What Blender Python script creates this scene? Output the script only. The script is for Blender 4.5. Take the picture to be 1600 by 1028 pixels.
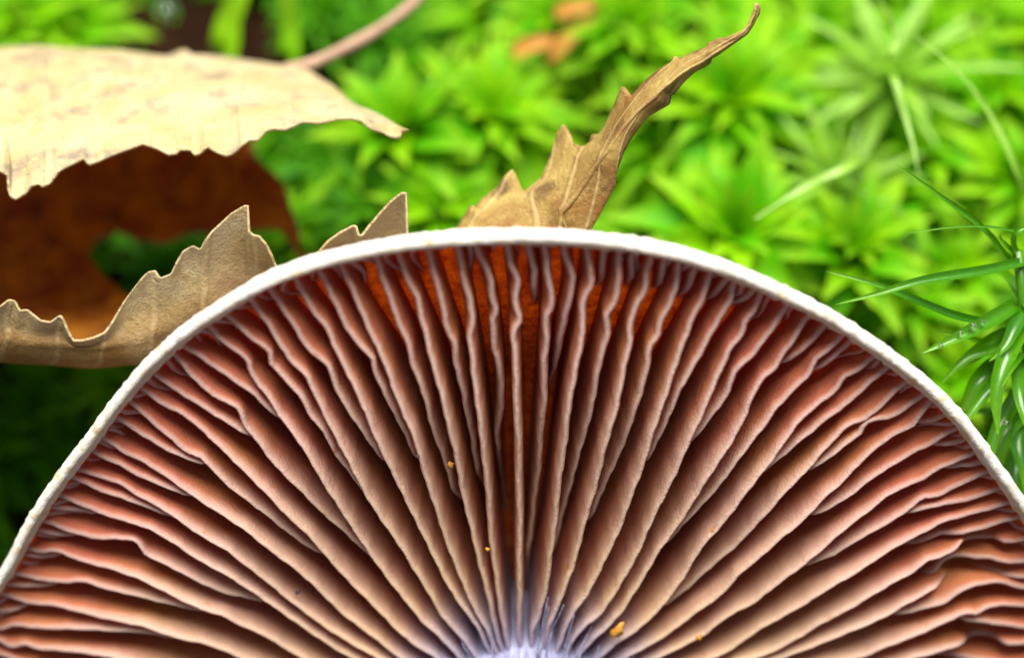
import bpy, math, random
import numpy as np
from mathutils import Vector, Matrix, noise as mnoise

# ------------------------------------------------------------------ camera, sky, sun, exposure (1 unit = 1 cm)
for o in list(bpy.data.objects):
    bpy.data.objects.remove(o, do_unlink=True)
scene = bpy.context.scene
scene.unit_settings.system = 'METRIC'
scene.unit_settings.scale_length = 0.01
COL = scene.collection
PITCH = math.radians(42.0)
HFOV = math.radians(34.0)
FPX = 800.0 / math.tan(HFOV / 2)
FW = np.array([0, math.cos(PITCH), -math.sin(PITCH)])
UP = np.array([0, math.sin(PITCH), math.cos(PITCH)])
RT = np.array([1.0, 0, 0])
CAMP = np.array([-0.08, -5.91, 10.98])

cam = bpy.data.cameras.new('camera')
camo = bpy.data.objects.new('camera', cam)
COL.objects.link(camo)
camo.location = CAMP
camo.rotation_euler = (math.pi / 2 - PITCH, 0, 0)
cam.sensor_width = 36
cam.lens = 18.0 / math.tan(HFOV / 2)
cam.clip_start = 0.1
cam.clip_end = 500
cam.dof.use_dof = True
cam.dof.focus_distance = 9.15
cam.dof.aperture_fstop = 0.145
scene.camera = camo

SUN_EL, SUN_AZ = math.radians(88), math.radians(10)     # azimuth clockwise from +Y
world = bpy.data.worlds.new('World')
scene.world = world
world.use_nodes = True
wn, wl = world.node_tree.nodes, world.node_tree.links
wn.clear()
wout = wn.new('ShaderNodeOutputWorld')
wbg = wn.new('ShaderNodeBackground')
sky = wn.new('ShaderNodeTexSky')
sky.sky_type = 'NISHITA'
sky.sun_disc = False
sky.sun_elevation = SUN_EL
sky.sun_rotation = SUN_AZ
sky.air_density = 1.0
sky.dust_density = 4.0
hs = wn.new('ShaderNodeHueSaturation')
hs.inputs['Saturation'].default_value = 0.25
wl.new(sky.outputs[0], hs.inputs['Color'])
wl.new(hs.outputs[0], wbg.inputs['Color'])
wbg.inputs['Strength'].default_value = 0.05
wl.new(wbg.outputs[0], wout.inputs['Surface'])
sl = bpy.data.lights.new('sun', 'SUN')
sl.energy = 5.0
sl.angle = math.radians(44)
sl.color = (1.0, 0.96, 0.9)
suno = bpy.data.objects.new('sun', sl)
COL.objects.link(suno)
sd = Vector((math.sin(SUN_AZ) * math.cos(SUN_EL), math.cos(SUN_AZ) * math.cos(SUN_EL), math.sin(SUN_EL)))
suno.location = sd * 40
suno.rotation_euler = sd.to_track_quat('Z', 'Y').to_euler()
vs = scene.view_settings
vs.view_transform = 'Standard'
vs.look = 'None'
vs.exposure = 1.08
vs.gamma = 1.0
vs.use_curve_mapping = False
scene.render.engine = 'CYCLES'
scene.cycles.max_bounces = 10
scene.cycles.diffuse_bounces = 6
scene.cycles.transmission_bounces = 8

rng = random.Random(7)
nrg = np.random.default_rng(11)

# ------------------------------------------------------------------ helpers
def ray(px, py):
    return FW + RT * ((px - 800) / FPX) + UP * ((514 - py) / FPX)

def at(px, py, d):
    """Point seen at photo pixel (px, py), d centimetres in front of the lens."""
    return CAMP + ray(px, py) * d

def link(name, me, parent=None, mats=()):
    o = bpy.data.objects.new(name, me)
    COL.objects.link(o)
    if me is not None:
        for m in mats:
            me.materials.append(m)
    if parent is not None:
        o.parent = parent
    return o

def tag(o, label, cat, group=None):
    o['label'] = label
    o['category'] = cat
    if group:
        o['group'] = group
    return o

def mesh_np(name, v, f, smooth=True):
    me = bpy.data.meshes.new(name)
    me.from_pydata([tuple(map(float, p)) for p in v], [], [tuple(map(int, q)) for q in f])
    if smooth:
        me.polygons.foreach_set('use_smooth', [True] * len(me.polygons))
    me.update()
    return me

def grid_faces(nr, nc, off=0, closed=False):
    f = []
    for i in range(nr - 1):
        for j in range(nc if closed else nc - 1):
            j2 = (j + 1) % nc
            f.append((off + i * nc + j, off + i * nc + j2, off + (i + 1) * nc + j2, off + (i + 1) * nc + j))
    return f

def sstep(a, b, x):
    t = np.clip((np.asarray(x, float) - a) / (b - a), 0, 1)
    return t * t * (3 - 2 * t)

def resample(P, n):
    P = np.asarray(P, float)
    d = np.r_[0, np.cumsum(np.sqrt((np.diff(P, axis=0) ** 2).sum(1)))]
    t = np.linspace(0, d[-1], n)
    return np.stack([np.interp(t, d, P[:, k]) for k in range(P.shape[1])], 1)

def gsmooth(a, s):
    a = np.asarray(a, float)
    if s < 0.3 or len(a) < 4:
        return a.copy()
    k = int(3 * s) + 1
    w = np.exp(-0.5 * (np.arange(-k, k + 1) / s) ** 2)
    w /= w.sum()
    b = np.r_[2 * a[0] - a[1:k + 1][::-1] if len(a) > k else np.full(k, a[0]), a,
              2 * a[-1] - a[-k - 1:-1][::-1] if len(a) > k else np.full(k, a[-1])]
    return np.convolve(b, w, 'same')[k:k + len(a)]

def tube(name, pts, rad, n=10, cap=True):
    P = np.asarray(pts, float)
    rad = np.broadcast_to(np.asarray(rad, float), (len(P),))
    T = np.gradient(P, axis=0)
    T /= np.linalg.norm(T, axis=1)[:, None] + 1e-12
    ref = np.array([0.3, 0.2, 1.0])
    v = []
    for p, t, r in zip(P, T, rad):
        a = np.cross(t, ref); a /= np.linalg.norm(a) + 1e-9
        b = np.cross(t, a)
        for k in range(n):
            an = 2 * math.pi * k / n
            v.append(p + r * (math.cos(an) * a + math.sin(an) * b))
    f = grid_faces(len(P), n, 0, True)
    if cap:
        f.append(tuple(range(n))[::-1])
        f.append(tuple(range((len(P) - 1) * n, len(P) * n)))
    return mesh_np(name, v, f)

# ------------------------------------------------------------------ materials
class NT:
    def __init__(self, name):
        self.m = bpy.data.materials.new(name)
        self.m.use_nodes = True
        self.n = self.m.node_tree.nodes
        self.l = self.m.node_tree.links
        self.n.clear()
        self.out = self.n.new('ShaderNodeOutputMaterial')
    def new(self, t, **kw):
        nd = self.n.new(t)
        for k, v in kw.items():
            if k in nd.inputs:
                if hasattr(v, 'is_linked') or isinstance(v, bpy.types.NodeSocket):
                    self.l.new(v, nd.inputs[k])
                else:
                    nd.inputs[k].default_value = v
            else:
                setattr(nd, k, v)
        return nd
    def noise(self, scale, detail=4, vec=None, rough=0.55, dist=0.0):
        nd = self.new('ShaderNodeTexNoise', Scale=scale, Detail=detail, Roughness=rough, Distortion=dist)
        if vec is not None:
            self.l.new(vec, nd.inputs['Vector'])
        return nd.outputs['Fac']
    def ramp(self, fac, stops):
        nd = self.n.new('ShaderNodeValToRGB')
        e = nd.color_ramp.elements
        while len(e) < len(stops):
            e.new(0.5)
        for k, (p, c) in enumerate(stops):
            e[k].position = p
            e[k].color = (c[0], c[1], c[2], 1) if not isinstance(c, (int, float)) else (c, c, c, 1)
        self.l.new(fac, nd.inputs[0])
        return nd.outputs[0]
    def mix(self, fac, a, b, blend='MIX'):
        nd = self.n.new('ShaderNodeMix')
        nd.data_type = 'RGBA'
        nd.blend_type = blend
        for s, v in ((0, fac), (6, a), (7, b)):
            if isinstance(v, bpy.types.NodeSocket):
                self.l.new(v, nd.inputs[s])
            elif s == 0:
                nd.inputs[0].default_value = v
            else:
                nd.inputs[s].default_value = (v[0], v[1], v[2], 1)
        return nd.outputs[2]
    def math(self, op, a, b=0.0, clamp=False):
        nd = self.n.new('ShaderNodeMath')
        nd.operation = op
        nd.use_clamp = clamp
        for s, v in ((0, a), (1, b)):
            if isinstance(v, bpy.types.NodeSocket):
                self.l.new(v, nd.inputs[s])
            else:
                nd.inputs[s].default_value = v
        return nd.outputs[0]
    def bump(self, h, strength=0.3, dist=0.02):
        nd = self.new('ShaderNodeBump', Strength=strength, Distance=dist)
        self.l.new(h, nd.inputs['Height'])
        return nd.outputs[0]
    def thin(self, col, tcol, trans=0.35, rough=0.5, spec=0.4, nrm=None, coat=0.0):
        """Leaf-like sheet: reflects and lets some light through."""
        pr = self.new('ShaderNodeBsdfPrincipled', Roughness=rough)
        pr.inputs['Specular IOR Level'].default_value = spec
        pr.inputs['Coat Weight'].default_value = coat
        pr.inputs['Coat Roughness'].default_value = 0.12
        tr = self.new('ShaderNodeBsdfTranslucent')
        for s, v in ((pr.inputs['Base Color'], col), (tr.inputs['Color'], tcol)):
            if isinstance(v, bpy.types.NodeSocket):
                self.l.new(v, s)
            else:
                s.default_value = (v[0], v[1], v[2], 1)
        if nrm is not None:
            self.l.new(nrm, pr.inputs['Normal'])
            self.l.new(nrm, tr.inputs['Normal'])
        mx = self.new('ShaderNodeMixShader')
        mx.inputs[0].default_value = trans
        self.l.new(pr.outputs[0], mx.inputs[1])
        self.l.new(tr.outputs[0], mx.inputs[2])
        self.l.new(mx.outputs[0], self.out.inputs['Surface'])
        return self.m
    def coord(self, which='Object'):
        return self.n.new('ShaderNodeTexCoord').outputs[which]
    def attr(self, name, out='Fac'):
        nd = self.n.new('ShaderNodeAttribute')
        nd.attribute_name = name
        return nd.outputs[out]
    def rand(self):
        return self.n.new('ShaderNodeObjectInfo').outputs['Random']

def mat_gill():
    t = NT('gill_flesh')
    c = t.coord()
    big = t.noise(1.3, 3, c)
    fine = t.noise(60, 3, c)
    col = t.mix(t.ramp(big, [(0.42, 0), (0.68, 0.9)]), (0.50, 0.175, 0.10), (0.55, 0.27, 0.08))
    col = t.mix(t.ramp(t.noise(9, 5, c), [(0.45, 0), (0.8, 0.5)]), col, (0.44, 0.12, 0.06))
    col = t.mix(t.ramp(t.attr('rho'), [(0.72, 0), (0.95, 0.7)]), col, (0.55, 0.15, 0.085))  # glow of light through the cap painted as a redder outer zone
    edge = t.ramp(t.math('POWER', t.attr('edge'), t.math('ADD', 1.0, t.math('MULTIPLY', t.ramp(t.attr('rho'), [(0.65, 0), (0.9, 1)]), 2.5))), [(0.66, 0), (0.95, 0.6), (1.0, 0.85)])  # pale gill margin, broadened so lit edge and shaded depth are in the colour
    ecol = t.mix(t.ramp(t.attr('rho'), [(0.35, 0), (0.8, 1)]), (0.68, 0.54, 0.35), (0.64, 0.50, 0.44))
    col = t.mix(edge, col, ecol)
    rho = t.attr('rho')
    col = t.mix(t.ramp(rho, [(0.20, 1), (0.33, 0)]), col, (0.42, 0.38, 0.50))
    spots = t.ramp(t.noise(6.5, 4, c, 0.6), [(0.66, 0), (0.74, 0.75)])
    col = t.mix(spots, col, (0.48, 0.16, 0.015))
    nrm = t.bump(t.math('ADD', fine, t.noise(17, 4, c)), 0.4, 0.02)
    return t.thin(col, (0.62, 0.055, 0.016), 0.36, 0.75, 0.15, nrm)

def mat_floor():
    t = NT('gill_floor_flesh')
    c = t.coord()
    n = t.noise(16, 5, c, 0.65)
    f = t.ramp(n, [(0.35, 0), (0.65, 1)])
    col = t.mix(f, (0.28, 0.055, 0.02), (0.46, 0.15, 0.04))
    tc = t.mix(f, (0.42, 0.06, 0.008), (0.90, 0.25, 0.02))
    return t.thin(col, tc, 0.55, 0.8, 0.1, t.bump(n, 0.9, 0.06))

def mat_cap():
    t = NT('cap_skin')
    c = t.coord()
    n1 = t.noise(14, 6, c)
    n2 = t.noise(90, 3, c)
    col = t.mix(t.ramp(n1, [(0.35, 0), (0.7, 1)]), (0.82, 0.80, 0.76), (0.80, 0.74, 0.62))
    col = t.mix(t.ramp(t.noise(7, 4, c), [(0.62, 0), (0.74, 0.8)]), col, (0.62, 0.44, 0.20))
    h = t.math('ADD', n1, t.math('MULTIPLY', n2, 0.6))
    return t.thin(col, (0.9, 0.45, 0.12), 0.45, 0.8, 0.15, t.bump(h, 0.6, 0.02))

def mat_margin():
    t = NT('cap_margin_white')
    c = t.coord()
    n1 = t.noise(20, 6, c)
    n2 = t.noise(110, 3, c)
    col = t.mix(t.ramp(n1, [(0.35, 0), (0.7, 1)]), (0.68, 0.67, 0.63), (0.60, 0.55, 0.45))
    col = t.mix(t.ramp(t.noise(9, 4, c), [(0.57, 0), (0.70, 0.8)]), col, (0.52, 0.36, 0.13))
    h = t.math('ADD', n1, t.math('MULTIPLY', n2, 0.7))
    return t.thin(col, (0.9, 0.75, 0.55), 0.10, 0.85, 0.1, t.bump(h, 0.7, 0.02))

def mat_stem():
    t = NT('stem_fibres')
    c = t.coord()
    mp = t.new('ShaderNodeMapping', Scale=(14, 1.0, 14))
    t.l.new(c, mp.inputs['Vector'])
    n1 = t.noise(3, 5, mp.outputs[0])
    col = t.mix(t.ramp(n1, [(0.35, 0), (0.65, 1)]), (0.16, 0.16, 0.28), (0.34, 0.35, 0.48))
    return t.thin(col, (0.6, 0.55, 0.6), 0.1, 0.6, 0.3, t.bump(n1, 0.7, 0.03))

def mat_moss(name, a, b, tip, trans, spec=0.35, rough=0.45, coat=0.0, attr=False):
    t = NT(name)
    r = t.attr('leafrand') if attr else t.rand()
    l = t.attr('along')
    col = t.mix(r, a, b)
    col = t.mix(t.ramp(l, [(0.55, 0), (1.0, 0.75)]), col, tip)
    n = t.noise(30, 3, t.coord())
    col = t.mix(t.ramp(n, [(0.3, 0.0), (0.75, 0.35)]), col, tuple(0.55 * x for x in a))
    tc = t.mix(0.5, col, (0.21, 0.52, 0.002))
    return t.thin(col, tc, trans, rough, spec, t.bump(n, 0.15, 0.01), coat)

def mat_deadleaf(name, base, spots, dark, trans, tcol, vein=(0.62, 0.5, 0.3), veinamt=0.6, rough=0.6, bands='DIAGONAL'):
    t = NT(name)
    uv = t.coord('UV')
    ob = t.coord('Object')
    # fine net of veins + side veins
    vo = t.new('ShaderNodeTexVoronoi', feature='DISTANCE_TO_EDGE', Scale=26.0)
    dn = t.n.new('ShaderNodeVectorMath'); dn.operation = 'ADD'
    nz = t.new('ShaderNodeTexNoise', Scale=9.0, Detail=3.0)
    t.l.new(uv, nz.inputs['Vector'])
    sc = t.n.new('ShaderNodeVectorMath'); sc.operation = 'SCALE'; sc.inputs['Scale'].default_value = 0.06
    t.l.new(nz.outputs['Color'], sc.inputs[0])
    t.l.new(uv, dn.inputs[0]); t.l.new(sc.outputs[0], dn.inputs[1])
    t.l.new(dn.outputs[0], vo.inputs['Vector'])
    net = t.ramp(vo.outputs['Distance'], [(0.0, 1), (0.09, 0)])
    wv = t.new('ShaderNodeTexWave', wave_type='BANDS', bands_direction=bands, Scale=1.15, Distortion=0.9)
    wv.inputs['Detail'].default_value = 1.0
    wv.inputs['Detail Scale'].default_value = 1.2
    t.l.new(uv, wv.inputs['Vector'])
    side = t.ramp(wv.outputs['Fac'], [(0.92, 0), (0.995, 0.8)])
    veins = t.math('MAXIMUM', t.math('MULTIPLY', net, 0.45), side)
    big = t.noise(2.6, 6, ob, 0.68, 0.8)
    col = t.mix(t.ramp(big, [(0.38, 0), (0.62, 1)]), base, spots)
    blot = t.ramp(t.noise(4.2, 6, ob, 0.65), [(0.53, 0), (0.66, 0.8)])
    col = t.mix(blot, col, dark)
    speck = t.ramp(t.noise(38, 4, ob, 0.7), [(0.60, 0), (0.72, 0.55)])
    col = t.mix(speck, col, tuple(0.6 * x for x in dark))
    col = t.mix(t.math('MULTIPLY', t.attr('brown_shade'), t.ramp(t.noise(3.0, 5, ob, 0.6), [(0.3, 0.55), (0.65, 1.0)])), col, (0.19, 0.095, 0.018))  # browner leaf patches plus painted shade on the underside of the curl
    col = t.mix(t.math('MULTIPLY', veins, veinamt), col, vein)
    h = t.math('ADD', t.math('MULTIPLY', veins, 0.8), t.noise(22, 4, ob))
    return t.thin(col, tcol, trans, rough, 0.25, t.bump(h, 0.5, 0.035))

def mat_simple(name, a, b, scale=6, rough=0.7, spec=0.2, trans=0.0, coat=0.0, bump=0.4, bd=0.03):
    t = NT(name)
    n = t.noise(scale, 5, t.coord())
    col = t.mix(t.ramp(n, [(0.3, 0), (0.7, 1)]), a, b)
    return t.thin(col, a, trans, rough, spec, t.bump(n, bump, bd), coat)

M = {
    'gill': mat_gill(), 'floor': mat_floor(), 'cap': mat_cap(), 'stem': mat_stem(), 'margin': mat_margin(),
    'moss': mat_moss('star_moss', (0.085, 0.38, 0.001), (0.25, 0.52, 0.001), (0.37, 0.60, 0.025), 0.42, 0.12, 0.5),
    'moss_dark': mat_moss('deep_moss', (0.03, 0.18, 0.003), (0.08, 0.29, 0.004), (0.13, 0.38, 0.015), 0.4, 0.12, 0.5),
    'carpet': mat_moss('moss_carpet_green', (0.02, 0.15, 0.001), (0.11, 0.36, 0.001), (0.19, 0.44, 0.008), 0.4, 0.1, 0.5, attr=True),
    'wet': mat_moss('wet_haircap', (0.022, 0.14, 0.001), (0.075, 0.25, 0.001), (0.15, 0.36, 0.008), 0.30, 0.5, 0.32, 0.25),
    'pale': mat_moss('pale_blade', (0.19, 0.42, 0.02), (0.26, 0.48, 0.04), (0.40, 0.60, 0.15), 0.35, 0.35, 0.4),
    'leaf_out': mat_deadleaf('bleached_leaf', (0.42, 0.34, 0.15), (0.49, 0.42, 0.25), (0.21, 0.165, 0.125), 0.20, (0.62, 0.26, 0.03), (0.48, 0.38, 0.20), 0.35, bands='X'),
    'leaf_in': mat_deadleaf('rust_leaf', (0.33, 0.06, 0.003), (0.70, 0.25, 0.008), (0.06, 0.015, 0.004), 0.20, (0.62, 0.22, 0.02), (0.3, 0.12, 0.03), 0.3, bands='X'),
    'leaf_tan': mat_deadleaf('tan_leaf', (0.20, 0.095, 0.018), (0.40, 0.29, 0.08), (0.07, 0.03, 0.01), 0.18, (0.5, 0.28, 0.05), (0.56, 0.43, 0.22), 0.4),
    'petiole': mat_simple('petiole_bark', (0.26, 0.14, 0.09), (0.38, 0.25, 0.17), 12, 0.55),
    'soil': mat_simple('wet_peat', (0.009, 0.004, 0.002), (0.02, 0.009, 0.004), 4, 0.9, 0.02, 0, 0, 0.8, 0.2),
    'mstem': mat_simple('moss_stalk', (0.10, 0.20, 0.02), (0.16, 0.16, 0.04), 9, 0.6, 0.2, 0.1),
    'crumb': mat_simple('orange_crumb', (0.55, 0.22, 0.02), (0.62, 0.33, 0.05), 14, 0.5, 0.3, 0.2),
    'dark': mat_simple('dark_speck', (0.05, 0.03, 0.05), (0.09, 0.05, 0.04), 14, 0.6),
    'litter': mat_simple('orange_litter', (0.42, 0.16, 0.02), (0.5, 0.25, 0.05), 5, 0.6, 0.25, 0.3),
}
def mat_water():
    t = NT('clear_water')
    p = t.new('ShaderNodeBsdfPrincipled', Roughness=0.02, IOR=1.33)
    p.inputs['Transmission Weight'].default_value = 1.0
    t.l.new(p.outputs[0], t.out.inputs['Surface'])
    return t.m
M['water'] = mat_water()

# ------------------------------------------------------------------ ground: a peaty bank rising behind the mushroom
def zg(x, y):
    x = np.asarray(x, float); y = np.asarray(y, float)
    z = -0.9 + 3.55 * sstep(0.3, 2.7, y) + 0.42 * np.maximum(0, y - 2.4)
    z = z + 0.05 * np.minimum(0, y) + 0.16 * np.sin(1.7 * x + 0.6) * np.cos(1.3 * y) + 0.10 * np.sin(3.1 * x + 1.1 * y)
    return np.where(y > 14, z * 1.0, z)

def build_ground():
    xs = np.r_[np.linspace(-60, -9, 14), np.linspace(-8.5, 8.5, 90), np.linspace(9, 60, 14)]
    ys = np.r_[np.linspace(-60, -7, 14), np.linspace(-6.5, 12, 100), np.linspace(13, 70, 14)]
    X, Y = np.meshgrid(xs, ys)
    Z = zg(X, Y)
    Z = Z + 0.10 * (nrg.random(Z.shape) - 0.5)
    v = np.stack([X, Y, Z], 2).reshape(-1, 3)
    o = link('ground', mesh_np('ground', v, grid_faces(len(ys), len(xs))), None, [M['soil']])
    o['kind'] = 'structure'
build_ground()

def hit(px, py, lift=0.0):
    r = ray(px, py)
    for d in np.arange(7.5, 24, 0.03):
        p = CAMP + r * d
        if p[2] < float(zg(p[0], p[1])) + lift:
            return p
    return CAMP + r * 20
def gnormal(x, y):
    e = 0.25
    n = Vector((-(float(zg(x + e, y)) - float(zg(x - e, y))) / (2 * e), -(float(zg(x, y + e)) - float(zg(x, y - e))) / (2 * e), 1))
    return n.normalized()

# ------------------------------------------------------------------ the mushroom
TILT = math.radians(28.0)
AX = -FW * math.cos(TILT) - UP * math.sin(TILT)          # cap -> stem base
E1 = RT.copy()
E2 = np.cross(AX, E1)
OC = at(821, 1112, 10.0)
def capw(r, th, h):
    r = np.asarray(r, float); th = np.asarray(th, float); h = np.asarray(h, float)
    return OC + (r * np.cos(th))[..., None] * E1 + (r * np.sin(th))[..., None] * E2 + h[..., None] * AX
def onplane(px, py, h):
    r = ray(px, py)
    o = OC + h * AX
    d = np.dot(o - CAMP, AX) / np.dot(r, AX)
    q = CAMP + r * d - o
    x, y = np.dot(q, E1), np.dot(q, E2)
    return math.hypot(x, y), math.atan2(y, x)

OUTL = [(-60, 985), (0, 893), (22, 850), (50, 797), (75, 757), (100, 722), (130, 683), (160, 643), (195, 598), (240, 548), (290, 505), (350, 466), (410, 432), (480, 405),
        (540, 388), (600, 377), (660, 369), (720, 364), (780, 361), (830, 360), (890, 361), (950, 367), (1000, 374), (1050, 384), (1100, 398), (1150, 415), (1200, 437),
        (1250, 460), (1300, 485), (1340, 511), (1380, 538), (1420, 568), (1455, 594), (1490, 630), (1520, 662), (1545, 694), (1570, 730), (1600, 775), (1650, 860)]
_o = np.array([onplane(x, y, 0.0) for x, y in OUTL])
_th = np.linspace(-math.pi, math.pi, 721)
_ext = [(-2.6, 3.12), (-2.0, 3.1), (-1.57, 3.08), (-1.1, 3.1), (-0.5, 3.12)]
_A = np.array(sorted([(t, r) for r, t in _o] + _ext))
_R = np.interp(_th, np.r_[_A[-1, 0] - 2 * math.pi, _A[:, 0], _A[0, 0] + 2 * math.pi], np.r_[_A[-1, 1], _A[:, 1], _A[0, 1]])
_Rs = gsmooth(np.r_[_R, _R, _R], 3.0)[721:1442]
def RR(th):
    th = (np.asarray(th, float) + math.pi) % (2 * math.pi) - math.pi
    return np.interp(th, _th, _Rs)
print('cap radius', _Rs.min(), _Rs.max(), np.round(_o[::4], 3).tolist())

LIP = 0.097
RS = 0.56                                                 # stem radius
def hfree(rho):
    rho = np.asarray(rho, float)
    return -0.05 + 0.17 * sstep(1.0, 0.62, rho) + 0.02 * sstep(0.5, 0.25, rho)
def gheight(rho):
    rho = np.asarray(rho, float)
    return 0.05 + 0.13 * sstep(0.985, 0.93, rho) + 0.55 * sstep(0.95, 0.58, rho) - 0.15 * sstep(0.45, 0.2, rho)
def hatt(rho):
    return hfree(rho) - gheight(rho)
def hout(rho):
    rho = np.asarray(rho, float)
    return -0.02 - 1.4 * (1 - np.clip(rho, 0, 1) ** 3.0) - 0.0

def trace(pts):
    """photo polyline of a gill's free edge -> (r, theta, q) on the gill surface; q = share of full gill height."""
    out = []
    n = len(pts)
    for k, p in enumerate(pts):
        q = p[2]
        h = 0.0
        for _ in range(12):
            r, th = onplane(p[0], p[1], h)
            rho = min(r / float(RR(th)), 1.0)
            h = float(hatt(rho) + q * gheight(rho))
        out.append((r, th, q))
    return out

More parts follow.
